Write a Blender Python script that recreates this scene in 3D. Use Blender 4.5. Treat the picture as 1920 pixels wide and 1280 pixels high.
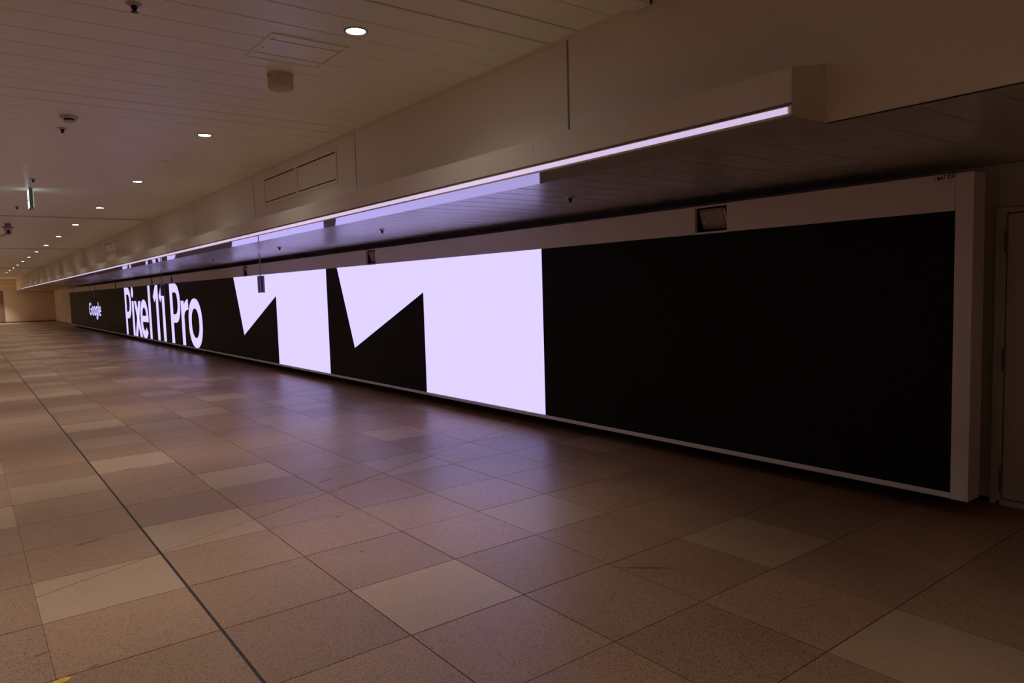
import bpy, bmesh, math, random
from mathutils import Vector, Matrix

for o in list(bpy.data.objects):
    bpy.data.objects.remove(o, do_unlink=True)
SC = bpy.context.scene
COL = SC.collection
RND = random.Random(7)

# ------------------------------------------------------------------ camera, world, exposure
cd = bpy.data.cameras.new('camera')
cam = bpy.data.objects.new('camera', cd)
COL.objects.link(cam)
SC.camera = cam
YAW, PIT, ROL, FPX = 0.6534, -0.0764, -0.0289, 1341.04
cd.sensor_fit = 'HORIZONTAL'
cd.sensor_width = 36.0
cd.lens = FPX / 1920.0 * 36.0
cd.clip_start, cd.clip_end = 0.05, 300
_f = Vector((math.sin(YAW) * math.cos(PIT), math.cos(YAW) * math.cos(PIT), math.sin(PIT)))
_r = Vector((math.cos(YAW), -math.sin(YAW), 0))
_u = _r.cross(_f)
_r2 = _r * math.cos(ROL) + _u * math.sin(ROL)
_u2 = -_r * math.sin(ROL) + _u * math.cos(ROL)
m = Matrix((_r2, _u2, -_f)).transposed().to_4x4()
m.translation = (0, 0, 1.7)
cam.matrix_world = m

w = bpy.data.worlds.new('world')
SC.world = w
w.use_nodes = True
w.node_tree.nodes['Background'].inputs[0].default_value = (1.0, 0.75, 0.55, 1)
w.node_tree.nodes['Background'].inputs[1].default_value = 0.004

SC.view_settings.view_transform = 'Standard'
SC.view_settings.look = 'None'
SC.view_settings.gamma = 1.0
SC.view_settings.exposure = 0.0
SC.view_settings.use_curve_mapping = False
SC.cycles.use_denoising = True
SC.cycles.use_light_tree = True
SC.cycles.max_bounces = 10
SC.cycles.diffuse_bounces = 7
SC.cycles.glossy_bounces = 4
SC.cycles.sample_clamp_indirect = 4.0
SC.cycles.caustics_reflective = False
SC.cycles.caustics_refractive = False

LAMP_POWER = 188.0                        # watts of one downlight
LAMP_COLOR = (1.0, 0.96, 0.90)
SCREEN_LEVEL = 1.0                       # the video wall's brightness

# ------------------------------------------------------------------ measures of the place (metres)
H_CEIL = 3.44                            # underside of the plank ceiling
H_SOFFIT = 2.479                         # underside of the low side ceiling
X_BEAM = 3.505                           # face of the downstand along the corridor
X_BAR = 3.202                            # front of the light bar
X_SCREEN = 5.36                          # front of the video wall
X_WALL = 5.995                           # the wall behind it
Y_END = 68.5
Y_CEIL0 = 3.19                           # near end of the plank ceiling
Y_BACK = -9.0
X_AXIS = 0.937                           # centre line of the corridor
KS = X_SCREEN / 5.85                     # plane scale of everything measured on the video wall
def sy(y): return y * KS
def sz(z): return 1.7 + (z - 1.7) * KS

# ------------------------------------------------------------------ materials
def nmat(name):
    mt = bpy.data.materials.new(name)
    mt.use_nodes = True
    nt = mt.node_tree
    return mt, nt, nt.nodes['Principled BSDF']

def N(nt, kind, **kw):
    n = nt.nodes.new(kind)
    for k, v in kw.items():
        if k.startswith('i_'):
            key = k[2:]
            n.inputs[int(key) if key.isdigit() else key].default_value = v
        else:
            setattr(n, k, v)
    return n

def paint(name, col, rough, var=0.06, scale=3.0, ior=1.5, bump=0.0, metal=0.0):
    """painted or plain surface with a faint cloudy variation of tone and gloss"""
    mt, nt, b = nmat(name)
    g = N(nt, 'ShaderNodeNewGeometry')
    no = N(nt, 'ShaderNodeTexNoise', i_Scale=scale, i_Detail=3.0)
    nt.links.new(g.outputs['Position'], no.inputs['Vector'])
    mx = N(nt, 'ShaderNodeMix', data_type='RGBA')
    mx.inputs['A'].default_value = tuple(c * (1 - var) for c in col) + (1,)
    mx.inputs['B'].default_value = tuple(min(1, c * (1 + var)) for c in col) + (1,)
    nt.links.new(no.outputs['Fac'], mx.inputs['Factor'])
    nt.links.new(mx.outputs['Result'], b.inputs['Base Color'])
    mr = N(nt, 'ShaderNodeMapRange', i_3=rough * 0.85, i_4=rough * 1.15)
    nt.links.new(no.outputs['Fac'], mr.inputs['Value'])
    nt.links.new(mr.outputs['Result'], b.inputs['Roughness'])
    b.inputs['IOR'].default_value = ior
    b.inputs['Metallic'].default_value = metal
    if bump:
        n2 = N(nt, 'ShaderNodeTexNoise', i_Scale=scale * 30, i_Detail=2.0)
        nt.links.new(g.outputs['Position'], n2.inputs['Vector'])
        bp = N(nt, 'ShaderNodeBump', i_Strength=bump, i_Distance=0.002)
        nt.links.new(n2.outputs['Fac'], bp.inputs['Height'])
        nt.links.new(bp.outputs['Normal'], b.inputs['Normal'])
    return mt

def glow(name, col, strength, base=(0.02, 0.02, 0.02), var=0.0):
    mt, nt, b = nmat(name)
    b.inputs['Base Color'].default_value = base + (1,)
    b.inputs['Roughness'].default_value = 0.5
    b.inputs['Emission Color'].default_value = col + (1,)
    b.inputs['Emission Strength'].default_value = strength
    if var:
        g = N(nt, 'ShaderNodeNewGeometry')
        mp = N(nt, 'ShaderNodeMapping')
        mp.inputs['Scale'].default_value = (1, 3.0, 0.7)
        no = N(nt, 'ShaderNodeTexNoise', i_Scale=0.9, i_Detail=4.0)
        nt.links.new(g.outputs['Position'], mp.inputs['Vector'])
        nt.links.new(mp.outputs['Vector'], no.inputs['Vector'])
        mx = N(nt, 'ShaderNodeMix', data_type='RGBA')
        mx.inputs['A'].default_value = (col[0] * (1 - var), col[1] * (1 - var * .5), col[2], 1)
        mx.inputs['B'].default_value = (col[0] * (1 + var), col[1] * (1 + var * .5), col[2], 1)
        nt.links.new(no.outputs['Fac'], mx.inputs['Factor'])
        nt.links.new(mx.outputs['Result'], b.inputs['Emission Color'])
    return mt

# stains on the floor: x, y, half length, half width, turn
STAINS = [(0.60, 5.73, 0.16, 0.030, 0.35), (1.97, 4.25, 0.022, 0.016, 0.0), (2.16, 5.05, 0.06, 0.018, 0.5),
          (0.19, 4.05, 0.05, 0.014, 0.3), (1.34, 6.83, 0.03, 0.02, 0.0), (3.33, 3.53, 0.035, 0.010, -0.1),
          (3.28, 6.45, 0.05, 0.02, 0.3), (3.84, 5.25, 0.025, 0.02, 0.0), (0.37, 3.75, 0.03, 0.012, 0.2),
          (3.14, 2.84, 0.20, 0.018, -0.75), (2.5, 6.1, 0.12, 0.03, 0.4), (1.2, 7.9, 0.10, 0.03, 0.2)]

def granite(name, light, dark, fleck, fleck_amt):
    mt, nt, b = nmat(name)
    g = N(nt, 'ShaderNodeNewGeometry')
    big = N(nt, 'ShaderNodeTexNoise', i_Scale=1.3, i_Detail=4.0)
    mid = N(nt, 'ShaderNodeTexNoise', i_Scale=165.0, i_Detail=2.0, i_Roughness=0.6)
    vor = N(nt, 'ShaderNodeTexVoronoi', i_Scale=170.0)
    for t in (big, mid, vor):
        nt.links.new(g.outputs['Position'], t.inputs['Vector'])
    r1 = N(nt, 'ShaderNodeMapRange', i_1=0.38, i_2=0.62)
    nt.links.new(mid.outputs['Fac'], r1.inputs['Value'])
    m1 = N(nt, 'ShaderNodeMix', data_type='RGBA')
    m1.inputs['A'].default_value = dark + (1,)
    m1.inputs['B'].default_value = light + (1,)
    nt.links.new(r1.outputs['Result'], m1.inputs['Factor'])
    # dark mica flecks: the cells picked by their random colour
    sep = N(nt, 'ShaderNodeSeparateColor')
    nt.links.new(vor.outputs['Color'], sep.inputs['Color'])
    gt = N(nt, 'ShaderNodeMath', operation='LESS_THAN', i_1=fleck_amt)
    nt.links.new(sep.outputs['Red'], gt.inputs[0])
    m2 = N(nt, 'ShaderNodeMix', data_type='RGBA')
    m2.inputs['B'].default_value = fleck + (1,)
    nt.links.new(gt.outputs['Value'], m2.inputs['Factor'])
    nt.links.new(m1.outputs['Result'], m2.inputs['A'])
    # tone of the single slab and slow clouding
    oi = N(nt, 'ShaderNodeAttribute', attribute_name='tone')
    hs = N(nt, 'ShaderNodeHueSaturation')
    ad = N(nt, 'ShaderNodeMath', operation='MULTIPLY_ADD', i_1=0.34, i_2=-0.17)
    nt.links.new(big.outputs['Fac'], ad.inputs[0])
    av = N(nt, 'ShaderNodeMath', operation='ADD')
    nt.links.new(ad.outputs['Value'], av.inputs[0])
    nt.links.new(oi.outputs['Fac'], av.inputs[1])
    nt.links.new(av.outputs['Value'], hs.inputs['Value'])
    nt.links.new(m2.outputs['Result'], hs.inputs['Color'])
    # stains
    fac = None
    wob = N(nt, 'ShaderNodeTexNoise', i_Scale=25.0, i_Detail=2.0)
    nt.links.new(g.outputs['Position'], wob.inputs['Vector'])
    for (x, y, a, c, t) in STAINS:
        mp = N(nt, 'ShaderNodeMapping', vector_type='TEXTURE')
        mp.inputs['Location'].default_value = (x, y, 0)
        mp.inputs['Rotation'].default_value = (0, 0, t)
        mp.inputs['Scale'].default_value = (a, c, 1)
        nt.links.new(g.outputs['Position'], mp.inputs['Vector'])
        ln = N(nt, 'ShaderNodeVectorMath', operation='LENGTH')
        nt.links.new(mp.outputs['Vector'], ln.inputs[0])
        if fac is None:
            fac = ln.outputs['Value']
        else:
            mn = N(nt, 'ShaderNodeMath', operation='MINIMUM')
            nt.links.new(fac, mn.inputs[0])
            nt.links.new(ln.outputs['Value'], mn.inputs[1])
            fac = mn.outputs['Value']
    sm = N(nt, 'ShaderNodeMath', operation='ADD')
    nt.links.new(fac, sm.inputs[0])
    nt.links.new(wob.outputs['Fac'], sm.inputs[1])
    sr = N(nt, 'ShaderNodeMapRange', i_1=0.85, i_2=1.6, i_3=0.6, i_4=0.0)
    nt.links.new(sm.outputs['Value'], sr.inputs['Value'])
    m3 = N(nt, 'ShaderNodeMix', data_type='RGBA')
    m3.inputs['B'].default_value = (0.03, 0.027, 0.025, 1)
    nt.links.new(sr.outputs['Result'], m3.inputs['Factor'])
    nt.links.new(hs.outputs['Color'], m3.inputs['A'])
    nt.links.new(m3.outputs['Result'], b.inputs['Base Color'])
    rr = N(nt, 'ShaderNodeMapRange', i_3=0.30, i_4=0.46)
    nt.links.new(big.outputs['Fac'], rr.inputs['Value'])
    nt.links.new(rr.outputs['Result'], b.inputs['Roughness'])
    bp = N(nt, 'ShaderNodeBump', i_Strength=0.12, i_Distance=0.001)
    nt.links.new(mid.outputs['Fac'], bp.inputs['Height'])
    nt.links.new(bp.outputs['Normal'], b.inputs['Normal'])
    return mt

M = {}
M['brown'] = granite('granite_brown', (0.43, 0.248, 0.145), (0.28, 0.156, 0.088), (0.20, 0.116, 0.072), 0.17)
M['dark'] = granite('granite_dark', (0.405, 0.234, 0.137), (0.265, 0.147, 0.083), (0.19, 0.110, 0.070), 0.20)
M['pale'] = granite('granite_pale', (0.465, 0.302, 0.186), (0.38, 0.240, 0.144), (0.30, 0.19, 0.125), 0.06)
M['grout'] = paint('grout', (0.045, 0.030, 0.022), 0.8)
M['sealant'] = paint('black_joint_sealant', (0.012, 0.011, 0.012), 0.6)
M['plank'] = paint('ceiling_plank_paint', (0.90, 0.94, 0.87), 0.33, var=0.03, scale=0.8)
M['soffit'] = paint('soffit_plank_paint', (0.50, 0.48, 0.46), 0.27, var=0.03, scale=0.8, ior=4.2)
M['gloss'] = paint('gloss_white_paint', (0.60, 0.55, 0.52), 0.05, var=0.02, scale=0.6, ior=2.1)
M['dark_void'] = paint('dark_void', (0.02, 0.017, 0.015), 0.9)
M['beam'] = paint('downstand_paint', (0.82, 0.76, 0.65), 0.50, var=0.03, scale=0.5)
M['bar'] = paint('light_bar_paint', (0.78, 0.70, 0.62), 0.28, var=0.02, scale=0.6)
M['frame'] = paint('white_frame_paint', (0.80, 0.77, 0.77), 0.38, var=0.03, scale=1.0)
M['wall'] = paint('wall_paint', (0.86, 0.79, 0.68), 0.45, var=0.04, scale=0.7)
M['wall_end'] = paint('end_wall_paint', (0.66, 0.54, 0.42), 0.45, var=0.05, scale=0.4)
M['door'] = paint('door_paint', (0.82, 0.75, 0.66), 0.42, var=0.04, scale=1.2)
M['door_brown'] = paint('brown_door_paint', (0.20, 0.13, 0.085), 0.45)
M['steel'] = paint('hinge_steel', (0.30, 0.27, 0.25), 0.4, metal=0.8)
M['matt_black'] = paint('matt_black', (0.010, 0.010, 0.010), 0.55)
M['led_black'] = paint('led_panel_black', (0.008, 0.0078, 0.0078), 0.55, var=0.15, scale=0.8, ior=1.25)
M['led_white'] = glow('led_lit_white', (0.752, 0.655, 1.42), SCREEN_LEVEL, var=0.04)
M['strip'] = glow('light_strip', (0.66, 0.52, 0.80), 0.95, base=(0.5, 0.5, 0.5))
M['clip_glow'] = glow('light_strip_clip_glow', (0.60, 0.50, 0.70), 0.75, base=(0.5, 0.5, 0.5))  # fixing clips made to glow faintly, so they don't read dark on the strip
M['lamp'] = glow('downlight_lens', (1.0, 0.95, 0.92), 40.0, base=(0.6, 0.6, 0.6))
M['trim_ring'] = paint('downlight_ring', (0.36, 0.33, 0.36), 0.35)
M['beige'] = paint('beige_plastic', (0.62, 0.51, 0.38), 0.5, scale=6)
M['white_plastic'] = paint('white_plastic', (0.55, 0.48, 0.40), 0.45)
M['grey_plastic'] = paint('grey_plastic', (0.26, 0.24, 0.25), 0.4)
M['tan_box'] = paint('speaker_enclosure', (0.38, 0.33, 0.27), 0.5, scale=8)
M['exit_lit'] = glow('exit_sign_lit', (0.72, 0.95, 0.82), 1.3, base=(0.7, 0.7, 0.7))
M['exit_green'] = glow('exit_sign_green', (0.05, 0.45, 0.22), 0.6)
M['marker'] = paint('black_marker_ink', (0.03, 0.022, 0.02), 0.6)
M['yellow'] = paint('yellow_tape', (0.75, 0.42, 0.03), 0.6, var=0.35, scale=40)
M['lens'] = paint('dark_lens', (0.01, 0.01, 0.012), 0.15)

# ------------------------------------------------------------------ mesh building
class MB:
    def __init__(self):
        self.v, self.f, self.mi, self.tone, self.sm = [], [], [], [], []
    def poly(self, pts, mi=0, tone=1.0, smooth=False):
        b = len(self.v)
        self.v += [tuple(p) for p in pts]
        self.f.append(tuple(range(b, b + len(pts))))
        self.mi.append(mi); self.tone.append(tone); self.sm.append(smooth)
    def faces(self, vs, fs, mi=0, tone=1.0, smooth=False):
        b = len(self.v)
        self.v += [tuple(p) for p in vs]
        for f in fs:
            self.f.append(tuple(i + b for i in f))
            self.mi.append(mi); self.tone.append(tone); self.sm.append(smooth)
    def box(self, x0, x1, y0, y1, z0, z1, mi=0):
        vs = [(x, y, z) for z in (z0, z1) for y in (y0, y1) for x in (x0, x1)]
        self.faces(vs, [(0, 2, 3, 1), (4, 5, 7, 6), (0, 1, 5, 4), (2, 6, 7, 3), (0, 4, 6, 2), (1, 3, 7, 5)], mi)
        return self
    def bevel_box(self, x0, x1, y0, y1, z0, z1, b=0.004, mi=0):
        """box with chamfered edges (24 vertices)"""
        bm = bmesh.new()
        bmesh.ops.create_cube(bm, size=1.0)
        for v in bm.verts:
            v.co = Vector(((x0 + x1) / 2 + v.co.x * (x1 - x0), (y0 + y1) / 2 + v.co.y * (y1 - y0), (z0 + z1) / 2 + v.co.z * (z1 - z0)))
        bmesh.ops.bevel(bm, geom=bm.edges[:], offset=b, segments=1, affect='EDGES')
        self.add_bm(bm, mi)
        return self
    def add_bm(self, bm, mi=0, smooth=False):
        bm.verts.index_update()
        self.faces([v.co[:] for v in bm.verts], [[v.index for v in f.verts] for f in bm.faces], mi, 1.0, smooth)
        bm.free()
    def prism(self, prof, a0, a1, axis='y', mi=0, caps=True, smooth=False):
        """profile (list of 2-D points) swept along an axis; axis y: (x,z); axis x: (y,z); axis z: (x,y)"""
        n = len(prof)
        def P(p, a):
            return {'y': (p[0], a, p[1]), 'x': (a, p[0], p[1]), 'z': (p[0], p[1], a)}[axis]
        vs = [P(p, a0) for p in prof] + [P(p, a1) for p in prof]
        self.faces(vs, [(i, (i + 1) % n, n + (i + 1) % n, n + i) for i in range(n)], mi, 1.0, smooth)
        if caps:
            self.faces([P(p, a0) for p in prof], [tuple(range(n - 1, -1, -1))], mi)
            self.faces([P(p, a1) for p in prof], [tuple(range(n))], mi)
        return self
    def lathe(self, prof, c, seg=28, mi=0, smooth=True, axis=(0, 0, 1)):
        """(radius, height) profile turned round an axis through c"""
        q = Vector((0, 0, 1)).rotation_difference(Vector(axis).normalized())
        c = Vector(c)
        vs, fs = [], []
        for (r, h) in prof:
            for k in range(seg):
                a = 2 * math.pi * k / seg
                vs.append(tuple(c + q @ Vector((r * math.cos(a), r * math.sin(a), h))))
        for i in range(len(prof) - 1):
            for k in range(seg):
                a, b = i * seg + k, i * seg + (k + 1) % seg
                fs.append((a, b, b + seg, a + seg))
        self.faces(vs, fs, mi, 1.0, smooth)
        for i in (0, len(prof) - 1):
            if prof[i][0] > 1e-6:
                self.faces(vs[i * seg:(i + 1) * seg], [tuple(range(seg))], mi, 1.0, False)
        return self
    def tube(self, a, b, r, seg=10, mi=0):
        a, b = Vector(a), Vector(b)
        return self.lathe([(r, 0), (r, (b - a).length)], a, seg, mi, True, b - a)
    def mesh(self, name, mats, tone=False):
        me = bpy.data.meshes.new(name)
        me.from_pydata(self.v, [], self.f)
        for mt in (mats if isinstance(mats, (list, tuple)) else [mats]):
            me.materials.append(mt)
        me.polygons.foreach_set('material_index', self.mi)
        me.polygons.foreach_set('use_smooth', self.sm)
        if tone:
            at = me.attributes.new('tone', 'FLOAT', 'FACE')
            at.data.foreach_set('value', self.tone)
        bm = bmesh.new(); bm.from_mesh(me)
        bmesh.ops.recalc_face_normals(bm, faces=bm.faces[:])
        bm.to_mesh(me); bm.free()
        me.update()
        return me
    def obj(self, name, mats, parent=None, tone=False, loc=None):
        o = bpy.data.objects.new(name, self.mesh(name, mats, tone))
        if loc is not None:
            o.location = loc
        if parent is not None:
            o.parent = parent
        COL.objects.link(o)
        return o

def tag(o, label, cat, group=None):
    o['label'] = label; o['category'] = cat
    if group: o['group'] = group
    return o
def structure(o, label=None, cat=None):
    o['kind'] = 'structure'
    if label: o['label'] = label
    if cat: o['category'] = cat
    return o
def stuff(o):
    o['kind'] = 'stuff'; return o
def thing(name, loc, label, cat, group=None):
    o = bpy.data.objects.new(name, None)
    o.empty_display_size = 0.1
    o.location = loc
    COL.objects.link(o)
    return tag(o, label, cat, group)
def dup(root, loc, label):
    r = root.copy(); COL.objects.link(r); r.location = loc; r['label'] = label
    for ch in list(root.children):
        c = ch.copy(); COL.objects.link(c); c.parent = r
        for g in list(ch.children):
            d = g.copy(); COL.objects.link(d); d.parent = c
    return r
def part(mb, name, mat, parent):
    return mb.obj(name, mat, parent)

# ================================================================== FLOOR
floor = MB().box(-4.3, 6.3, Y_BACK, Y_END, -0.12, -0.007).obj('floor', M['grout'])
structure(floor, 'brown granite slab floor of the corridor with scattered pale slabs', 'floor')

CX = [-4.3, -4.02, -3.31, -2.61, -1.9, -1.2, -0.49, 0.22, X_AXIS, 1.645, 2.355, 3.015, 3.685, 4.345, 5.03, 5.7, 6.2]
ROW0, ROWP = 3.035, 0.694
# pale slabs seen in the photograph: (column index in CX, row)
PALE = {7: [2, 6, 13, 17, 22], 8: [3, 7, 9, 11, 14, 17, 20, 23], 6: [8, 5, 12, 15], 9: [0, 5, 10, 21, 26, 31],
        10: [11, 15, 19, 24, 26, 29], 11: [1, 4, 9, 13, 16, 18, 25, 29, -3], 12: [11, 8, 6, 17, -1], 13: [9, 23, 33],
        14: [3, 8]}
MEDIUM = {(7, 6), (8, 9), (8, 14), (9, 10), (11, 9), (13, 9), (14, 8), (11, 4), (7, 13), (11, 1), (12, 8)}
# saw cut running aslant over the slabs: y = CUT_A + CUT_B * x for x > 0.22
CUT_B = (6.849 - 4.855) / (5.206 - 0.22)
CUT_A = 4.855 - CUT_B * 0.22

def clip(poly, nx, ny, d):
    """keep the side n.p <= d of a convex polygon"""
    out = []
    for i in range(len(poly)):
        p, q = poly[i], poly[(i + 1) % len(poly)]
        a, b = nx * p[0] + ny * p[1] - d, nx * q[0] + ny * q[1] - d
        if a <= 0: out.append(p)
        if (a < 0 < b) or (b < 0 < a):
            t = a / (a - b)
            out.append((p[0] + t * (q[0] - p[0]), p[1] + t * (q[1] - p[1])))
    return out
def slab(mb, poly, mi, tone, dz=0.0):
    """one floor slab: flat top, arris, short sides"""
    n = len(poly)
    cx = sum(p[0] for p in poly) / n; cy = sum(p[1] for p in poly) / n
    def inset(p, d):
        v = Vector((cx - p[0], cy - p[1])); l = v.length
        return (p[0] + v.x / l * d, p[1] + v.y / l * d) if l > 2 * d else p
    a = [inset(p, 0.0007) for p in poly]
    mb.faces([(p[0], p[1], dz) for p in a], [tuple(range(n))], mi, tone)
    for z0, p0, z1, p1 in ((dz, a, dz - 0.0016, poly), (dz - 0.0016, poly, -0.0075, poly)):
        vs = [(p[0], p[1], z0) for p in p0] + [(p[0], p[1], z1) for p in p1]
        mb.faces(vs, [(i, (i + 1) % n, n + (i + 1) % n, n + i) for i in range(n)], mi, tone)

MATS_FLOOR = [M['brown'], M['dark'], M['pale']]
rest = MB()
n_ind = 0
for c in range(len(CX) - 1):
    for r in range(-17, 95):
        y0, y1 = ROW0 + r * ROWP, ROW0 + (r + 1) * ROWP
        if y1 > Y_END: continue
        g = 0.0026
        x0 = CX[c] + (0.0075 if abs(CX[c] - X_AXIS) < 1e-4 else g)
        x1 = CX[c + 1] - (0.0075 if abs(CX[c + 1] - X_AXIS) < 1e-4 else g)
        if c == 6: x1 += 0.002
        if c == 7: x0 -= 0.002
        pale = r in PALE.get(c, ()) if r < 27 and 6 <= c <= 14 else (RND.random() < 0.30)
        if r < -3 or c < 6: pale = RND.random() < 0.22
        if pale:
            mi, tone = 2, RND.uniform(0.98, 1.08) * (0.84 if (c, r) in MEDIUM else 1.0)
        else:
            mi = 1 if RND.random() < 0.25 else 0
            tone = RND.uniform(0.93, 1.08)
        polys = [[(x0, y0 + g), (x1, y0 + g), (x1, y1 - g), (x0, y1 - g)]]
        ln = math.hypot(CUT_B, 1)
        if c >= 7:
            nx, ny, d = -CUT_B / ln, 1 / ln, CUT_A / ln
            lo, hi = clip(polys[0], nx, ny, d - 0.0034), clip(polys[0], -nx, -ny, -d - 0.0034)
            polys = [p for p in (lo, hi) if len(p) >= 3]
        single = (6 <= c <= 14 and -4 <= r <= 24)
        for p in polys:
            dz = RND.uniform(-0.0006, 0.0004)
            if single:
                mb = MB(); slab(mb, p, mi, tone, dz)
                mb.obj('floor_tile', MATS_FLOOR, floor, tone=True); n_ind += 1
            else:
                slab(rest, p, mi, tone, dz)
stuff(rest.obj('floor_tiles', MATS_FLOOR, floor, tone=True))
# black sealant in the wide joint on the corridor's centre line
part(MB().box(X_AXIS - 0.0068, X_AXIS + 0.0068, Y_BACK, Y_END, -0.008, -0.0026), 'joint_sealant', M['sealant'], floor)

# ================================================================== WALLS
wall_r = MB().box(X_WALL, X_WALL + 0.2, Y_BACK, Y_END, 0.03, 4.2).obj('wall_right', M['wall'])
structure(wall_r, 'beige wall behind the video wall', 'wall')
part(MB().box(X_WALL + 0.015, X_WALL + 0.19, Y_BACK, Y_END, -0.004, 0.03), 'base_recess', M['matt_black'], wall_r)
part(MB().box(X_WALL - 0.018, X_WALL, Y_BACK, Y_END, 2.452, 2.474), 'cornice_strip', M['frame'], wall_r)
wall_e = MB().box(-4.5, X_WALL, Y_END, Y_END + 0.2, -0.1, 4.2).obj('wall_end', M['wall_end'])
structure(wall_e, 'brown lit wall closing the far end of the corridor', 'wall')
part(MB().box(-4.5, X_WALL, Y_END - 0.015, Y_END, 0.0, 0.09), 'base_strip', M['door_brown'], wall_e)
part(MB().box(-4.4, 3.45, Y_END - 0.03, Y_END, 2.86, 2.90), 'ledge', M['wall'], wall_e)
wall_l = MB().box(-4.32, -4.12, Y_BACK, Y_END, -0.004, 4.2).obj('wall_left', M['wall'])
structure(wall_l, 'beige wall on the other side of the corridor', 'wall')
wall_b = MB().box(-4.5, X_WALL, Y_BACK - 0.2, Y_BACK, -0.1, 4.2).obj('wall_back', M['wall'])
structure(wall_b, 'beige wall behind the viewer', 'wall')

# ================================================================== MAIN CEILING
ceil = MB().box(-1.64, X_BEAM, Y_CEIL0 - 0.02, Y_END, H_CEIL + 0.018, H_CEIL + 0.06).obj('ceiling', M['dark_void'])
structure(ceil, 'beige metal plank ceiling of the corridor', 'ceiling')
PL0, PLP = 3.393, 0.3175
SLOTS = [3.84, 7.28, 10.70, 14.07, 17.75, 21.4, 25.0, 28.6, 32.2, 35.8, 39.4, 43.0, 46.6, 50.2, 53.8, 57.4, 61.0, 64.6]
SLITS = [(17.90, 18.08), (29.0, 29.3), (45.7, 46.3)]
def plank_profile(y0, y1, gap, z):
    b = 0.004
    return [(y0 + gap, z + 0.016), (y0 + gap, z + b), (y0 + gap + b, z), (y1 - gap - b, z), (y1 - gap, z + b), (y1 - gap, z + 0.016)]
far = MB()
n = int((Y_END - PL0) / PLP)
for i in range(-1, n):
    y0, y1 = PL0 + i * PLP, PL0 + (i + 1) * PLP
    y0 = max(y0, Y_CEIL0)
    k0 = any(s - 0.16 < y0 - 0.0 < s + 0.03 for s in SLOTS)
    wide = any(abs((y0 + y1) / 2 - (s + 0.06)) < PLP / 2 for s in SLOTS)
    g = 0.013 if wide else 0.0046
    cut = [q for q in SLITS if q[0] < y1 and q[1] > y0]
    if cut:                                             # open slot across the ceiling
        q = cut[0]
        for a_, b_ in ((y0, q[0]), (q[1], y1)):
            if b_ - a_ > 0.03: far.prism(plank_profile(a_, b_, g, H_CEIL), -1.62, X_BEAM - 0.016, 'x')
        continue
    if y0 < 17.0:
        mb = MB().prism(plank_profile(y0, y1, g, H_CEIL), -1.62, X_BEAM - 0.016, 'x')
        mb.obj('ceiling_plank', M['plank'], ceil)
    else:
        far.prism(plank_profile(y0, y1, g, H_CEIL), -1.62, X_BEAM - 0.016, 'x')
stuff(far.obj('ceiling_planks', M['plank'], ceil))
# step up to the higher ceiling above the viewer
part(MB().bevel_box(-1.64, X_BEAM - 0.012, 3.06, Y_CEIL0 - 0.004, 3.405, 3.47, 0.004), 'edge_lip', M['plank'], ceil)
part(MB().box(-1.64, X_BEAM - 0.012, 3.07, 3.12, 3.47, 4.0), 'step_fascia', M['beam'], ceil)
part(MB().box(-4.3, 6.2, Y_BACK, 3.12, 4.0, 4.1), 'high_ceiling', M['plank'], ceil)
part(MB().box(-4.3, -1.62, 3.1, Y_END, 3.46, 3.56), 'left_ceiling', M['plank'], ceil)

# ================================================================== DOWNSTAND (upper wall) on the right
up = MB().box(X_BEAM + 0.02, X_BEAM + 0.04, Y_BACK, Y_END, H_SOFFIT, 4.0).obj('wall_upper_right', M['dark_void'])
structure(up, 'beige panelled downstand above the light bar', 'wall')
part(MB().box(X_BEAM, X_BEAM + 0.04, Y_BACK, Y_END, H_SOFFIT, 2.80), 'lower_band', M['beam'], up)
part(MB().box(X_BEAM, X_BEAM + 0.0199, 3.12, Y_END, 3.418, H_CEIL + 0.02), 'top_band', M['beam'], up)
part(MB().prism([(X_BEAM - 0.016, H_CEIL - 0.002), (X_BEAM - 0.016, H_CEIL + 0.014), (X_BEAM, H_CEIL + 0.014), (X_BEAM, H_CEIL - 0.016), (X_BEAM - 0.004, H_CEIL - 0.016), (X_BEAM - 0.004, H_CEIL - 0.002)], Y_CEIL0, Y_END, 'y'), 'angle_trim', M['beam'], up)
edges = [Y_BACK] + SLOTS + [Y_END]
for i in range(len(edges) - 1):
    y0 = edges[i] + (0.011 if i else 0); y1 = edges[i + 1] - 0.011
    ztop = 4.0 if i == 0 else 3.416
    if i == 0:
        part(MB().box(X_BEAM, X_BEAM + 0.0199, y0, 3.055, 2.80, ztop), 'wall_panel', M['beam'], up)
        part(MB().box(X_BEAM, X_BEAM + 0.0199, 3.055, y1, 2.80, 3.417), 'wall_panel', M['beam'], up)
    else:
        part(MB().box(X_BEAM, X_BEAM + 0.0199, y0, y1, 2.80, ztop), 'wall_panel', M['beam'], up)
part(MB().box(X_BEAM + 0.04, 6.2, Y_BACK, Y_END, 2.62, 2.70), 'void_cover', M['dark_void'], up)
# the same, plain, on the side that is not in the picture
upl = MB().box(-1.68, -1.64, Y_BACK, Y_END, H_SOFFIT, 4.0).obj('wall_upper_left', M['beam'])
structure(upl, 'beige downstand on the other side of the corridor', 'wall')
part(MB().box(-4.2, -1.64, Y_BACK, Y_END, H_SOFFIT, H_SOFFIT + 0.05), 'left_soffit', M['soffit'], upl)

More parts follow.
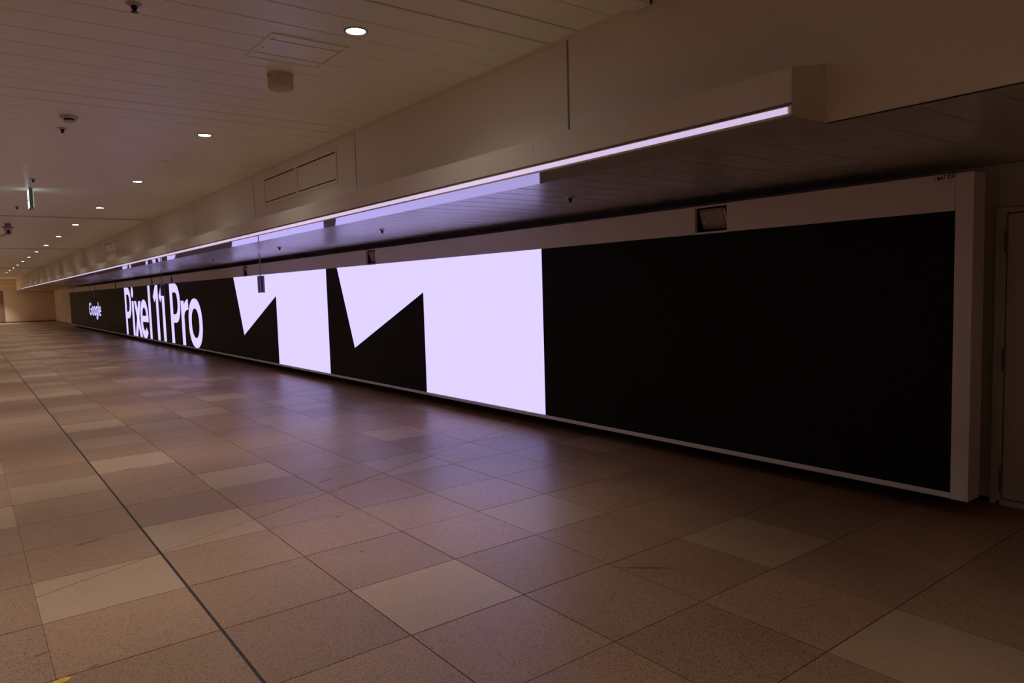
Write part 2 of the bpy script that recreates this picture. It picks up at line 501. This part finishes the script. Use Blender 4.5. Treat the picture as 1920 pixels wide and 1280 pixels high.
# access panels in the downstand
def access_panel(y0, y1, z0, z1, label):
    t = thing('access_panel', (X_BEAM, (y0 + y1) / 2, z0), label, 'access panel', 'access panels in the downstand')
    L = y1 - y0; h = z1 - z0; a, b = -L / 2, L / 2
    fr = MB()
    for (p0, p1, q0, q1) in ((a, b, 0, 0.040), (a, b, h - 0.045, h), (a, a + 0.035, 0.04, h - 0.045), (b - 0.035, b, 0.04, h - 0.045), (-0.035, 0.035, 0.04, h - 0.045)):
        fr.bevel_box(-0.012, 0.0, p0, p1, q0, q1, 0.002)
    part(fr, 'frame', M['beam'], t)
    part(MB().box(-0.0028, -0.0006, a + 0.03, b - 0.03, 0.03, h - 0.03), 'shadow_gap', M['dark_void'], t)
    for p0, p1 in ((a + 0.045, -0.043), (0.043, b - 0.045)):
        part(MB().bevel_box(-0.0085, -0.002, p0, p1, 0.054, h - 0.060, 0.002), 'leaf', M['beam'], t)
    return t
access_panel(7.757, 10.235, 2.937, 3.34, 'beige two-leaf access panel in the downstand, the larger and nearer one')
access_panel(22.06, 24.40, 2.950, 3.33, 'small far beige access panel high in the downstand, near the third of its length')

# ================================================================== LOW SIDE CEILING (soffit)
sof = MB().box(X_BEAM + 0.06, 6.05, Y_BACK, Y_END, H_SOFFIT + 0.016, H_SOFFIT + 0.05).obj('ceiling_soffit', M['dark_void'])
structure(sof, 'low glossy metal plank ceiling between downstand and video wall', 'ceiling')
part(MB().box(X_BEAM, X_BEAM + 0.052, 1.94, Y_END, H_SOFFIT - 0.003, H_SOFFIT + 0.02), 'edge_strip', M['gloss'], sof)
def crowned(y0, y1, gap, z, crown=0.0004):
    b = 0.004
    pts = [(y0 + gap, z + 0.016), (y0 + gap, z + b)]
    a, c = y0 + gap + b, y1 - gap - b
    for k in range(9):
        t = k / 8
        pts.append((a + (c - a) * t, z + crown * (2 * t - 1) ** 2))
    return pts + [(y1 - gap, z + b), (y1 - gap, z + 0.016)]
SP0, SPP = 1.228, 0.3005
fars = MB()
for i in range(-30, 224):
    y0, y1 = SP0 + i * SPP, SP0 + (i + 1) * SPP
    if y0 < Y_BACK or y1 > Y_END: continue
    pr = crowned(y0, y1, 0.0034, H_SOFFIT)
    if -2 <= i and y0 < 17.0:
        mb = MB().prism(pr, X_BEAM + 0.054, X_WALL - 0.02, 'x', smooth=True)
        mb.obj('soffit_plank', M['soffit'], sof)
    else:
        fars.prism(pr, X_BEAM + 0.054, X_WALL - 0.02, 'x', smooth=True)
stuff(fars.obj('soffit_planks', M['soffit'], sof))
for o in sof.children:                                   # keep the pans' folds crisp
    if o.type == 'MESH' and 'plank' in o.name:
        bm = bmesh.new(); bm.from_mesh(o.data)
        for e in bm.edges:
            if len(e.link_faces) == 2 and e.calc_face_angle(0) > 0.4: e.smooth = False
        bm.to_mesh(o.data); bm.free()

# ================================================================== LIGHT BAR
BAR0, BAR1 = 1.94, 57.0
bar = thing('light_bar', (X_BAR, BAR0, H_SOFFIT), 'long beige box beam along the downstand with a lavender light strip in its lower edge', 'light bar')
def lb(x, y, z): return (x - X_BAR, y - BAR0, z - H_SOFFIT)
body = [(0, 0.061), (0, 0.223), (0.3015, 0.287), (0.3015, -0.001), (0.0, -0.001), (0, 0.009), (0.012, 0.009), (0.012, 0.0425),
        (0.001, 0.0425), (0.001, 0.047), (0.035, 0.047), (0.035, 0.061)]
seams = [BAR0] + [s + 0.04 for s in SLOTS if s + 0.04 < BAR1] + [BAR1]
for i in range(len(seams) - 1):
    a, b = seams[i] - BAR0 + (0.0012 if i else 0), seams[i + 1] - BAR0 - 0.0012
    part(MB().prism(body, a, b, 'y'), 'bar_segment', M['bar'], bar)
part(MB().box(0.0015, 0.0118, 0.025, BAR1 - BAR0 - 0.02, 0.0093, 0.0422), 'light_strip', M['strip'], bar)
capp = [(0.0, 0.062), (0.0, 0.223), (0.3015, 0.287), (0.3015, -0.002), (0.0, -0.002), (0.0, 0.046), (0.012, 0.046), (0.012, 0.062)]
part(MB().prism(capp, -0.004, 0.0, 'y'), 'end_cap', M['bar'], bar)
under = part(MB().box(0.0005, 0.3015, 0.0, BAR1 - BAR0, -0.0032, -0.0012), 'underside_sheet', M['gloss'], bar)
dots = MB()
for y in (3.21, 4.48, 6.76, 8.3, 10.2):
    dots.lathe([(0.006, 0), (0.006, 0.001)], (0.0014, y - BAR0, 0.026), 10, 0, False, (-1, 0, 0))
stuff(part(dots, 'strip_fixings', M['clip_glow'], bar))

# ================================================================== VIDEO WALL
Y0, Y1 = sy(2.225), sy(57.0)
ZB, ZT = sz(0.045), sz(2.165)
ZH = sz(2.440)
G0 = sz(0.0)
vw = thing('video_wall', (X_SCREEN, Y0, 0), 'long black video wall in a white frame, lit with white numerals and words', 'video wall')
def V(x, y, z): return (x - X_SCREEN, y - Y0, z)
def vbox(x0, x1, y0, y1, z0, z1, mb=None, bev=0):
    mb = mb or MB()
    a = (x0 - X_SCREEN, x1 - X_SCREEN, y0 - Y0, y1 - Y0, z0, z1)
    return mb.bevel_box(*a, bev) if bev else mb.box(*a)
XP = X_SCREEN + 0.006                                    # face of the display modules
part(vbox(XP, XP + 0.10, Y0, Y1, ZB - 0.004, ZT + 0.004), 'display_panel', M['led_black'], vw)
part(vbox(X_SCREEN, X_SCREEN + 0.10, Y0 + 0.002, Y1, G0, ZB - 0.001, bev=0.003), 'bottom_rail', M['frame'], vw)
part(vbox(X_SCREEN - 0.002, X_SCREEN + 0.19, sy(2.101), Y0 - 0.001, G0 - 0.003, ZH - 0.004, bev=0.003), 'end_post', M['frame'], vw)
part(vbox(X_SCREEN + 0.42, X_SCREEN + 0.44, Y0 + 0.2, Y1, 0.0, ZH - 0.1), 'rear_sheet', M['matt_black'], vw)
part(vbox(X_SCREEN + 0.39, X_SCREEN + 0.42, Y0 + 0.2, Y1, 0.012, 0.03), 'foot_rail', M['matt_black'], vw)
part(vbox(X_SCREEN + 0.03, X_SCREEN + 0.42, Y0 + 0.01, Y1, G0 + 0.004, G0 + 0.012), 'base_sheet', M['matt_black'], vw)
feet = MB()
for k in range(26):
    y = Y0 + 0.3 + k * 2.0
    feet.box(0.30, 0.36, y - Y0 - 0.03, y - Y0 + 0.03, 0.0, G0 + 0.02)
stuff(part(feet, 'feet', M['matt_black'], vw))
OPEN = [(4.212, 4.583), (11.54, 11.90), (18.70, 19.06), (26.88, 27.22), (30.15, 30.50), (38.3, 38.68), (47.1, 47.5), (54.8, 55.2)]
Z_OP0, Z_OP1 = sz(2.186), sz(2.421)
def header(y0, y1):
    part(vbox(X_SCREEN - 0.004, X_SCREEN + 0.03, y0, y1, ZT, ZH, bev=0.002), 'header_panel', M['frame'], vw)
prev = Y0
for (a, b) in OPEN:
    a, b = sy(a), sy(b)
    L = a - prev
    k = max(1, round(L / 1.65)) if prev < 20 else max(1, round(L / 3.3))
    for j in range(k):
        header(prev + L * j / k, prev + L * (j + 1) / k - 0.0015)
    part(vbox(X_SCREEN + 0.004, X_SCREEN + 0.03, a, b, Z_OP1, ZH - 0.002), 'opening_head', M['frame'], vw)
    part(vbox(X_SCREEN + 0.004, X_SCREEN + 0.03, a, b, sz(2.163), Z_OP0 - 0.003), 'opening_sill', M['frame'], vw)
    rc = MB()
    vbox(X_SCREEN + 0.30, X_SCREEN + 0.31, a - 0.02, b + 0.02, Z_OP0 - 0.02, Z_OP1 + 0.02, rc)
    vbox(X_SCREEN + 0.032, X_SCREEN + 0.30, a - 0.02, a - 0.004, Z_OP0 - 0.02, Z_OP1 + 0.02, rc)
    vbox(X_SCREEN + 0.032, X_SCREEN + 0.30, b + 0.004, b + 0.02, Z_OP0 - 0.02, Z_OP1 + 0.02, rc)
    vbox(X_SCREEN + 0.032, X_SCREEN + 0.30, a - 0.004, b + 0.004, Z_OP0 - 0.02, Z_OP0 - 0.008, rc)
    vbox(X_SCREEN + 0.032, X_SCREEN + 0.30, a - 0.004, b + 0.004, Z_OP1 + 0.002, Z_OP1 + 0.012, rc)
    part(rc, 'opening_box', M['matt_black'], vw)
    prev = b
header(prev, Y1)
# joint line and screws on the near header panels
scr = MB()
for y in (2.26, 2.9, 3.5, 4.12, 4.68, 5.6, 6.5, 7.3):
    for z in (2.375, 2.31):
        scr.lathe([(0.004, 0), (0.004, 0.0012)], V(X_SCREEN - 0.004, sy(y), sz(z)), 8, 0, False, (-1, 0, 0))
stuff(part(scr, 'screw_heads', M['grey_plastic'], vw))

# ---- writing by hand on the header, at its near end ("jm47 . V50")
def ribbon(mb, pts, wd, x, closed=False):
    """flat pen stroke: pts in (along, up); built as quads on the plane x"""
    for i in range(len(pts) - 1):
        p, q = Vector(pts[i]), Vector(pts[i + 1])
        d = (q - p)
        if d.length < 1e-6: continue
        d.normalize(); nn = Vector((-d.y, d.x)) * wd / 2; p2, q2 = p - d * wd * .3, q + d * wd * .3
        mb.poly([V(x, *(t)) for t in (p2 + nn, q2 + nn, q2 - nn, p2 - nn)])
hand = MB()
xw = X_SCREEN - 0.0046
def hw(strokes, y0, z0, wdt, hgt):
    for s in strokes:
        ribbon(hand, [(sy(y0) - a * wdt, sz(z0) + b * hgt) for a, b in s], 0.0050, xw)
zz, hh, ww = 2.398, 0.030, 0.017
hw([[(0, 0), (.4, .35), (1, .75)]], 2.372, zz, ww, hh)                                   # j / slash
hw([[(0, 0), (0, .7), (.25, .7), (.3, 0)], [(.3, .6), (.6, .7), (.65, 0)]], 2.345, zz, ww, hh)      # m
hw([[(.6, 0), (.6, .9), (0, .3), (.9, .3)]], 2.326, zz, ww, hh)                         # 4
hw([[(0, .9), (.7, .9), (.3, 0)]], 2.308, zz + .003, ww, hh)                             # 7
hw([[(0, 1), (.4, 0), (.8, 1)]], 2.280, zz + .004, ww, hh)                               # V
hw([[(.8, 1), (.1, 1), (.1, .55), (.7, .5), (.8, .2), (.4, 0), (0, .1)]], 2.262, zz + .006, ww, hh)  # 5
hw([[(.4, 1), (.05, .8), (.05, .2), (.4, 0), (.75, .2), (.75, .8), (.4, 1)]], 2.243, zz + .008, ww, hh)  # 0
part(hand, 'handwriting', M['marker'], vw)

# ---- what the screen shows: cropped numerals, words. u runs along the wall (measured from the far side), v up
XL = XP - 0.0012
def P2(u, v): return V(XL, sy(u), sz(v))
def fill(mb, pts): mb.poly([P2(*p) for p in pts])
def ringseg(mb, c, ro, ri, a0, a1, n=40, e=2.3):
    """part of a superelliptic ring between two angles (degrees); angle 0 points to the reader's right"""
    def pt(r, a):
        ca, sa = math.cos(a), math.sin(a)
        f = lambda t: math.copysign(abs(t) ** (2 / e), t)
        return (c[0] - r[0] * f(ca), c[1] + r[1] * f(sa))
    for k in range(n):
        a, b = math.radians(a0 + (a1 - a0) * k / n), math.radians(a0 + (a1 - a0) * (k + 1) / n)
        fill(mb, [pt(ro, a), pt(ro, b), pt(ri, b), pt(ri, a)])
def rect(mb, u0, u1, v0, v1): fill(mb, [(u0, v0), (u1, v0), (u1, v1), (u0, v1)])
def letter(mb): return part(mb, 'letter', M['led_white'], vw)
def numeral(mb): return part(mb, 'numeral', M['led_white'], vw)

B, T = 0.045, 2.165
mb = MB()          # near large numeral 1, cut by the screen's edges
fill(mb, [(13.208, T), (12.554, .630), (9.944, 1.652)]); fill(mb, [(13.208, T), (9.944, 1.652), (9.944, T)]); rect(mb, 9.944, 6.982, B, T)
numeral(mb)
mb = MB()          # far large numeral 1
fill(mb, [(19.929, T), (19.244, .632), (16.70, 1.645)]); fill(mb, [(19.929, T), (16.70, 1.645), (16.70, T)]); rect(mb, 16.70, 13.742, B, T)
numeral(mb)
BL, CH, XH, ST = 0.06, 2.15, 1.55, 0.41
def let_P(u0):     # u0: stem's far edge
    mb = MB(); rect(mb, u0, u0 - ST, BL, CH)
    rect(mb, u0 - ST, u0 - .75, 1.84, CH); rect(mb, u0 - ST, u0 - .75, .79, 1.08)
    ringseg(mb, (u0 - .75, 1.47), (.72, .68), (.36, .38), -90, 90, 28, 2.2)
    return letter(mb)
def let_1(u1):     # u1: stem's near edge
    mb = MB(); rect(mb, u1 + ST, u1, BL, CH)
    fill(mb, [(u1 + ST, CH), (u1 + .90, 1.72), (u1 + .68, 1.50), (u1 + ST, 1.68)])
    return letter(mb)
def circle(mb, c, r, n=28): fill(mb, [(c[0] + r * math.cos(2 * math.pi * k / n), c[1] + r * math.sin(2 * math.pi * k / n)) for k in range(n)])
let_P(36.35)
mb = MB(); rect(mb, 34.72, 34.30, BL, XH); circle(mb, (34.51, 1.93), .235); letter(mb)                      # i
mb = MB(); fill(mb, [(34.21, XH), (33.73, XH), (32.73, BL), (33.21, BL)]); fill(mb, [(33.27, XH), (32.79, XH), (33.77, BL), (34.25, BL)]); letter(mb)   # x
mb = MB(); ringseg(mb, (32.18, .82), (.79, .79), (.40, .47), 0, 318, 52, 2.15)
rect(mb, 32.60, 31.40, .70, .95); letter(mb)                                                              # e
mb = MB(); rect(mb, 31.24, 30.83, BL, CH); letter(mb)                                                     # l
let_1(29.42); let_1(28.40)
let_P(27.52)
mb = MB(); rect(mb, 25.96, 25.56, BL, XH)
ringseg(mb, (24.95, 1.06), (.80, .54), (.58, .20), 92, 178, 18, 2.0); letter(mb)                            # r
mb = MB(); ringseg(mb, (24.18, .83), (.84, .79), (.46, .47), 0, 360, 60, 2.15); letter(mb)                  # o
# the smaller word further off
gb, gx, gc, gs = .765, 1.30, 1.48, .19
mb = MB(); ringseg(mb, (47.42, 1.12), (.50, .37), (.31, .25), 42, 352, 44, 2.05); rect(mb, 47.42, 46.93, 1.06, 1.18); letter(mb)   # G
for u in (46.46, 45.70):
    mb = MB(); ringseg(mb, (u, 1.03), (.37, .275), (.19, .16), 0, 360, 36, 2.05); letter(mb)              # o o
mb = MB(); ringseg(mb, (45.02, 1.03), (.34, .275), (.17, .16), 0, 360, 36, 2.05); rect(mb, 44.84, 44.66, .78, 1.30)
ringseg(mb, (45.01, .80), (.35, .25), (.17, .14), -165, 0, 20, 2.0); letter(mb)                            # g
mb = MB(); rect(mb, 44.50, 44.32, gb, gc + .03); letter(mb)                                                # l
mb = MB(); ringseg(mb, (43.86, 1.03), (.35, .275), (.17, .16), 0, 315, 36, 2.05); rect(mb, 44.04, 43.51, .985, 1.075); letter(mb)   # e

# ---- loudspeakers tilted down in the openings of the header
NUMW = ['first', 'second', 'third', 'fourth', 'fifth', 'sixth', 'seventh', 'eighth', 'ninth', 'tenth', 'eleventh', 'twelfth',
        'thirteenth', 'fourteenth', 'fifteenth', 'sixteenth', 'seventeenth']
def make_speaker():
    t = thing('loudspeaker', (0, 0, 0), '', 'loudspeaker', 'loudspeakers in the header openings')
    W, Hh = 0.276, 0.196
    mb = MB(); mb.bevel_box(0.0, 0.075, -W / 2, W / 2, -Hh / 2, Hh / 2, 0.014); o = part(mb, 'enclosure', M['tan_box'], t)
    mb = MB(); mb.bevel_box(-0.006, 0.004, -W / 2 + 0.014, W / 2 - 0.016, -Hh / 2 + 0.012, Hh / 2 - 0.012, 0.003); part(mb, 'grille', M['tan_box'], t)
    part(MB().bevel_box(-0.004, 0.03, -W / 2 - 0.010, -W / 2 + 0.006, -Hh / 2 + 0.008, Hh / 2 - 0.008, 0.003), 'side_bracket', M['frame'], t)
    part(MB().bevel_box(-0.008, 0.0, W / 2 - 0.052, W / 2 - 0.034, -0.035, -0.010, 0.002), 'badge', M['frame'], t)
    part(MB().box(0.05, 0.07, -0.02, 0.02, -Hh / 2 - 0.012, -Hh / 2 + 0.01), 'foot', M['matt_black'], t)
    for c in t.children:
        pass
    t.rotation_euler = (0, math.radians(-20), 0)
    return t
spk = None
SPL = ['large tan loudspeaker tilted down in the nearest header opening',
       'tan loudspeaker in the header opening above the near lit numeral',
       'tan loudspeaker in the header opening above the far lit numeral']
for i, (a, b) in enumerate(OPEN):
    lab = SPL[i] if i < 3 else 'small dark loudspeaker in the %s header opening from the near end' % NUMW[i]
    p = (X_SCREEN + 0.062, sy((a + b) / 2) + 0.022, (Z_OP0 + Z_OP1) / 2 - 0.003)
    if spk is None:
        spk = make_speaker(); spk.location = p; spk['label'] = lab
    else:
        dup(spk, p, lab)

# ================================================================== HANGING SIGN BOXES IN FRONT OF THE SCREEN
def make_hang():
    t = thing('hanging_sign', (0, 0, 0), '', 'hanging sign', 'slim sign boxes hung before the video wall')
    part(MB().bevel_box(-0.045, 0.055, -0.06, 0.06, -0.754, -0.425, 0.004), 'sign_box', M['grey_plastic'], t)
    part(MB().bevel_box(-0.012, 0.022, -0.064, -0.060, -0.74, -0.44, 0.001), 'edge_channel', M['matt_black'], t)
    part(MB().tube((0, 0, -0.427), (0, 0, -0.004), 0.010), 'rod', M['grey_plastic'], t)
    part(MB().lathe([(0.035, 0), (0.035, -0.006), (0.012, -0.014)], (0, 0, 0.0), 16), 'ceiling_rose', M['frame'], t)
    return t
hs = make_hang()
hs.location = (4.66, 14.10, H_SOFFIT)
hs['label'] = 'slim grey sign box hung on a rod before the far lit numeral'
dup(hs, (4.66, 22.75, H_SOFFIT), 'slim grey sign box hung on a rod before the large lit word')
dup(hs, (4.66, 36.05, H_SOFFIT), 'tiny far sign box hung on a rod above the small lit word')

# ================================================================== DOWNLIGHTS
def make_downlight():
    t = thing('downlight', (0, 0, 0), '', 'downlight', 'downlights in the ceiling row')
    part(MB().lathe([(0.062, -0.0015), (0.067, -0.006), (0.076, -0.006), (0.080, 0.0), (0.080, 0.004), (0.062, 0.004)], (0, 0, 0), 36), 'trim_ring', M['trim_ring'], t)
    part(MB().lathe([(0.0, -0.0035), (0.040, -0.0035), (0.0625, -0.0025)], (0, 0, 0), 36, 0, False), 'lens', M['lamp'], t)
    return t
ld = bpy.data.lights.new('downlight_lamp', 'SPOT')
ld.energy = LAMP_POWER
ld.color = LAMP_COLOR
ld.spot_size = math.radians(88)
ld.spot_blend = 1.0
ld.shadow_soft_size = 0.06
lw = bpy.data.lights.new('downlight_spill', 'SPOT')      # the wide faint part of the same lamp's beam
lw.energy = LAMP_POWER * 0.06
lw.color = (1.0, 1.0, 0.88)
lw.spot_size = math.radians(150)
lw.spot_blend = 0.6
lw.shadow_soft_size = 0.03
def lamp_at(x, y, z, spill=True):
    if spill:
        o = bpy.data.objects.new('spill_lamp', lw); COL.objects.link(o); o.location = (x, y, z - 0.014)
    o = bpy.data.objects.new('lamp', ld); COL.objects.link(o); o.location = (x, y, z - 0.012)
    return o
DX, DY0, DP = 2.222, 4.526, 3.765
dl = make_downlight(); dl.location = (DX, DY0, H_CEIL - 0.001)
dl['label'] = 'large round lit downlight beside the ceiling hatch, nearest of its row'
lamp_at(*dl.location)
for i in range(1, 17):
    y = DY0 + DP * i
    xx = DX + 0.0019 * (y - 10) if y > 10 else DX
    if i == 1: lab = 'round lit downlight second in the ceiling row, past the smoke detector'
    else: lab = 'round lit downlight, %s from the near end of the ceiling row' % NUMW[i]
    o = dup(dl, (xx, y, H_CEIL - 0.001), lab)
    lamp_at(*o.location)
ld2 = ld.copy(); ld2.energy = LAMP_POWER * 0.50
for (x, y) in ((DX, 0.76), (DX, -3.0), (2 * X_AXIS - DX, -3.0)): lamp_at(x, y, 3.995, False).data = ld2
ld_end_fill = ld.copy(); ld_end_fill.energy = LAMP_POWER * 5.0
for x in (1.6, -0.6): lamp_at(x, 67.1, H_CEIL - 0.005).data = ld_end_fill          # unseen fill lamps, added to brighten the end wall
# the matching row left of the corridor's centre line, outside the picture
for i in range(-1, 17):
    p = (2 * X_AXIS - DX, DY0 + DP * i, (H_CEIL if i >= 0 else 4.0) - 0.001)
    for ch, nm in zip(sorted(dl.children, key=lambda c: c.name), ('downlight_lens', 'downlight_ring')):
        c = ch.copy(); c.name = nm; COL.objects.link(c); c.parent = ceil; c.location = p
    lamp_at(*p, spill=i >= 0)

# ================================================================== OTHER CEILING FITTINGS
# access hatch
t = thing('ceiling_hatch', (2.047, 5.135, H_CEIL), 'square beige hatch in a raised frame in the plank ceiling', 'ceiling hatch')
a = 0.281; b = 0.290
fr = MB()
for q in ((-a, a, -b, -b + 0.022), (-a, a, b - 0.022, b), (-a, -a + 0.022, -b + 0.022, b - 0.022), (a - 0.022, a, -b + 0.022, b - 0.022)):
    fr.bevel_box(*q, -0.010, 0.004, 0.003)
part(fr, 'frame', M['plank'], t)
for y0, y1 in ((-b + 0.024, -0.172), (-0.160, 0.144), (0.156, b - 0.024)):
    part(MB().bevel_box(-a + 0.025, a - 0.025, y0, y1, -0.005, 0.003, 0.002), 'hatch_panel', M['plank'], t)
part(MB().box(-a + 0.02, a - 0.02, -b + 0.02, b - 0.02, -0.0015, -0.0005), 'shadow_gap', M['dark_void'], t)
for (x, y) in ((-a + 0.045, -0.2), (-a + 0.045, 0.02)):
    part(MB().lathe([(0.006, 0), (0.004, -0.004)], (x, y, -0.005), 10), 'screw', M['grey_plastic'], t)
# drum
t = thing('ceiling_drum', (2.14, 5.735, H_CEIL), 'plain beige drum under the ceiling behind the square hatch', 'ceiling fitting')
part(MB().lathe([(0.104, 0.0), (0.104, -0.008), (0.099, -0.010), (0.099, -0.105), (0.092, -0.116), (0.0, -0.116)], (0, 0, 0), 40), 'drum_body', M['beige'], t)
part(MB().lathe([(0.030, -0.116), (0.026, -0.120), (0.0, -0.120)], (0, 0, 0), 20), 'centre_cap', M['beige'], t)
part(MB().lathe([(0.008, 0), (0.008, 0.004)], (-0.098, -0.02, -0.03), 10, 0, False, (-1, 0, 0)), 'screw', M['grey_plastic'], t)
# cover plate
t = thing('cover_plate', (2.228, 10.13, H_CEIL), 'faint round blank cover plate between two downlights', 'cover plate')
part(MB().lathe([(0.095, 0.0), (0.095, -0.006), (0.088, -0.010), (0.0, -0.010)], (0, 0, 0), 32), 'plate', M['plank'], t)
part(MB().lathe([(0.01, -0.010), (0.007, -0.014), (0, -0.014)], (0, 0, 0), 10), 'screw', M['grey_plastic'], t)
# sprinklers
def make_sprinkler():
    t = thing('sprinkler', (0, 0, 0), '', 'sprinkler', 'sprinkler heads under the ceilings')
    part(MB().lathe([(0.046, 0.0), (0.046, -0.003), (0.030, -0.012), (0.020, -0.013), (0.0, -0.013)], (0, 0, 0), 24), 'escutcheon', M['white_plastic'], t)
    part(MB().lathe([(0.017, -0.012), (0.019, -0.026), (0.012, -0.036), (0.012, -0.044), (0.020, -0.047), (0.020, -0.050), (0.0, -0.050)], (0, 0, 0), 18), 'sprinkler_head', M['lens'], t)
    return t
sp = make_sprinkler(); sp.location = (0.935, 4.82, H_CEIL)
sp['label'] = 'dark sprinkler head on a pale disc at the top edge of the plank ceiling'
for y, lab in ((8.64, 'small dark sprinkler head right behind the smoke detector'), (12.40, 'small dark sprinkler head just before the exit sign'),
               (16.15, 'tiny dark sprinkler head between exit sign and security camera')):
    dup(sp, (0.935, y, H_CEIL), lab)
for y, lab in ((4.76, 'sprinkler head in the dark part of the low glossy ceiling'), (8.34, 'sprinkler head in the lavender reflection of the low ceiling'),
               (12.08, 'pale sprinkler head in the low ceiling, third from the near end'), (16.08, 'tiny sprinkler head in the low ceiling, farthest of its row')):
    dup(sp, (4.34, y, H_SOFFIT), lab)
# smoke detector
t = thing('smoke_detector', (0.936, 8.06, H_CEIL), 'round beige smoke detector with a dark slotted ring under it', 'smoke detector')
part(MB().lathe([(0.078, 0), (0.078, -0.018), (0.070, -0.026), (0.0, -0.026)], (0, 0, 0), 32), 'base', M['beige'], t)
part(MB().lathe([(0.046, -0.024), (0.048, -0.040), (0.048, -0.046), (0.0, -0.046)], (0, 0, 0), 28), 'slotted_ring', M['lens'], t)
part(MB().lathe([(0.052, -0.044), (0.044, -0.054), (0.0, -0.057)], (0, 0, 0), 28), 'cap', M['white_plastic'], t)
# exit sign, seen on edge
t = thing('exit_sign', (0.99, 13.6, H_CEIL), 'lit green and white exit sign hung edge-on under the ceiling', 'exit sign')
part(MB().bevel_box(-0.044, 0.008, -0.16, 0.16, -0.305, -0.004, 0.004), 'housing', M['grey_plastic'], t)
part(MB().box(-0.04, 0.01, -0.04, 0.04, -0.006, 0.0), 'mount', M['white_plastic'], t)
for s in (-1, 1):
    x0 = -0.0475 if s < 0 else 0.0085
    fc = part(MB().box(x0, x0 + 0.003, -0.15, 0.15, -0.295, -0.016), 'sign_face', M['exit_lit'], t)
    xg = x0 - 0.0008 if s < 0 else x0 + 0.0038
    fig = MB()
    def q(pts): fig.poly([(xg, u, v - 0.16) for u, v in pts])
    q([(-0.15, 0.0), (0.15, 0.0), (0.15, -0.022), (-0.15, -0.022)])                      # green band
    q([(-0.04, 0.03), (0.0, 0.07), (0.03, 0.05), (-0.01, 0.01)])                         # running figure: trunk
    q([(-0.01, 0.015), (0.02, 0.02), (0.05, -0.0), (0.04, 0.005)]); q([(-0.04, 0.03), (-0.02, 0.015), (-0.08, 0.005), (-0.08, 0.02)])
    q([(0.02, 0.06), (0.07, 0.05), (0.07, 0.04), (0.03, 0.045)]); q([(-0.05, 0.065), (0.0, 0.07), (0.0, 0.058), (-0.05, 0.055)])
    q([(0.02 + 0.016 * math.cos(k), 0.09 + 0.016 * math.sin(k)) for k in [i * math.pi / 6 for i in range(12)]])
    part(fig, 'pictogram', M['exit_green'], t)
# security camera
t = thing('security_camera', (0.945, 19.75, H_CEIL), 'grey dome security camera with a dark lens under the ceiling', 'security camera')
part(MB().lathe([(0.060, 0), (0.060, -0.06), (0.115, -0.075), (0.115, -0.095), (0.085, -0.105), (0.0, -0.105)], (0, 0, 0), 28), 'mount_plate', M['grey_plastic'], t)
part(MB().lathe([(0.080, -0.10), (0.070, -0.20), (0.058, -0.245), (0.0, -0.25)], (0, 0, 0), 28), 'body', M['white_plastic'], t)
part(MB().bevel_box(-0.030, 0.030, -0.086, -0.055, -0.235, -0.150, 0.006), 'camera_lens', M['lens'], t)
arm = MB(); arm.tube((-0.05, -0.02, -0.235), (-0.15, -0.03, -0.285), 0.013); part(arm, 'side_arm', M['grey_plastic'], t)

# ================================================================== RIGHT: DOOR
XD = X_WALL
dr = MB().bevel_box(XD - 0.012, XD, 0.55, 1.99, 2.165, 2.452, 0.003).obj('door_1', M['wall'])
structure(dr, 'beige steel door at the right edge with a panel above it', 'door')
frm = MB()
frm.bevel_box(XD - 0.045, XD - 0.001, 1.955, 1.995, 0.0, 2.16, 0.003)
frm.bevel_box(XD - 0.045, XD - 0.001, 1.925, 1.956, 0.03, 2.16, 0.003)
frm.bevel_box(XD - 0.045, XD - 0.001, 0.62, 1.926, 2.125, 2.16, 0.003)
frm.bevel_box(XD - 0.060, XD - 0.001, 0.62, 1.93, 0.0, 0.042, 0.003)
frm.bevel_box(XD - 0.045, XD - 0.001, 0.58, 0.62, 0.0, 2.16, 0.003)
part(frm, 'door_frame', M['wall'], dr)
part(MB().box(XD - 0.016, XD - 0.006, 0.62, 1.925, 0.042, 2.125), 'door_gap', M['matt_black'], dr)
leaf = part(MB().bevel_box(XD - 0.052, XD - 0.017, 0.64, 1.915, 0.050, 2.116, 0.003), 'door_leaf', M['door'], dr)
for z0, z1 in ((1.846, 1.997), (0.988, 1.142), (0.107, 0.286)):
    hg = MB(); hg.tube((XD - 0.058, 1.920, z0), (XD - 0.058, 1.920, (z0 + z1) / 2 - 0.002), 0.011); hg.tube((XD - 0.058, 1.920, (z0 + z1) / 2 + 0.002), (XD - 0.058, 1.920, z1), 0.011)
    part(hg, 'hinge', M['steel'], dr)
part(MB().bevel_box(XD - 0.066, XD - 0.050, 0.69, 0.72, 0.98, 1.10, 0.004), 'door_handle', M['steel'], dr)
# brown door at the far end
d2 = MB().bevel_box(1.2, 2.62, Y_END - 0.03, Y_END - 0.015, 0.06, 2.52, 0.004).obj('door_2', M['door_brown'])
structure(d2, 'dark brown door in the far end wall', 'door')
part(MB().bevel_box(1.3, 1.42, Y_END - 0.045, Y_END - 0.03, 1.0, 1.03, 0.004), 'door_handle', M['steel'], d2)

# ================================================================== MARK ON THE FLOOR
mk = MB()
mkp = [(0.00, -0.012), (0.02, -0.020), (0.06, 0.006), (0.10, 0.010), (0.112, 0.022), (0.085, 0.030), (0.045, 0.026), (0.02, 0.014), (-0.01, 0.002)]
mk.prism([(0.165 + a, 3.66 + b) for a, b in [(p[0], p[1] * 2.2) for p in mkp]], 0.0006, 0.0014, 'z')
tag(mk.obj('tape_scrap', M['yellow']), 'torn scrap of yellow tape on the floor at the bottom left', 'tape')
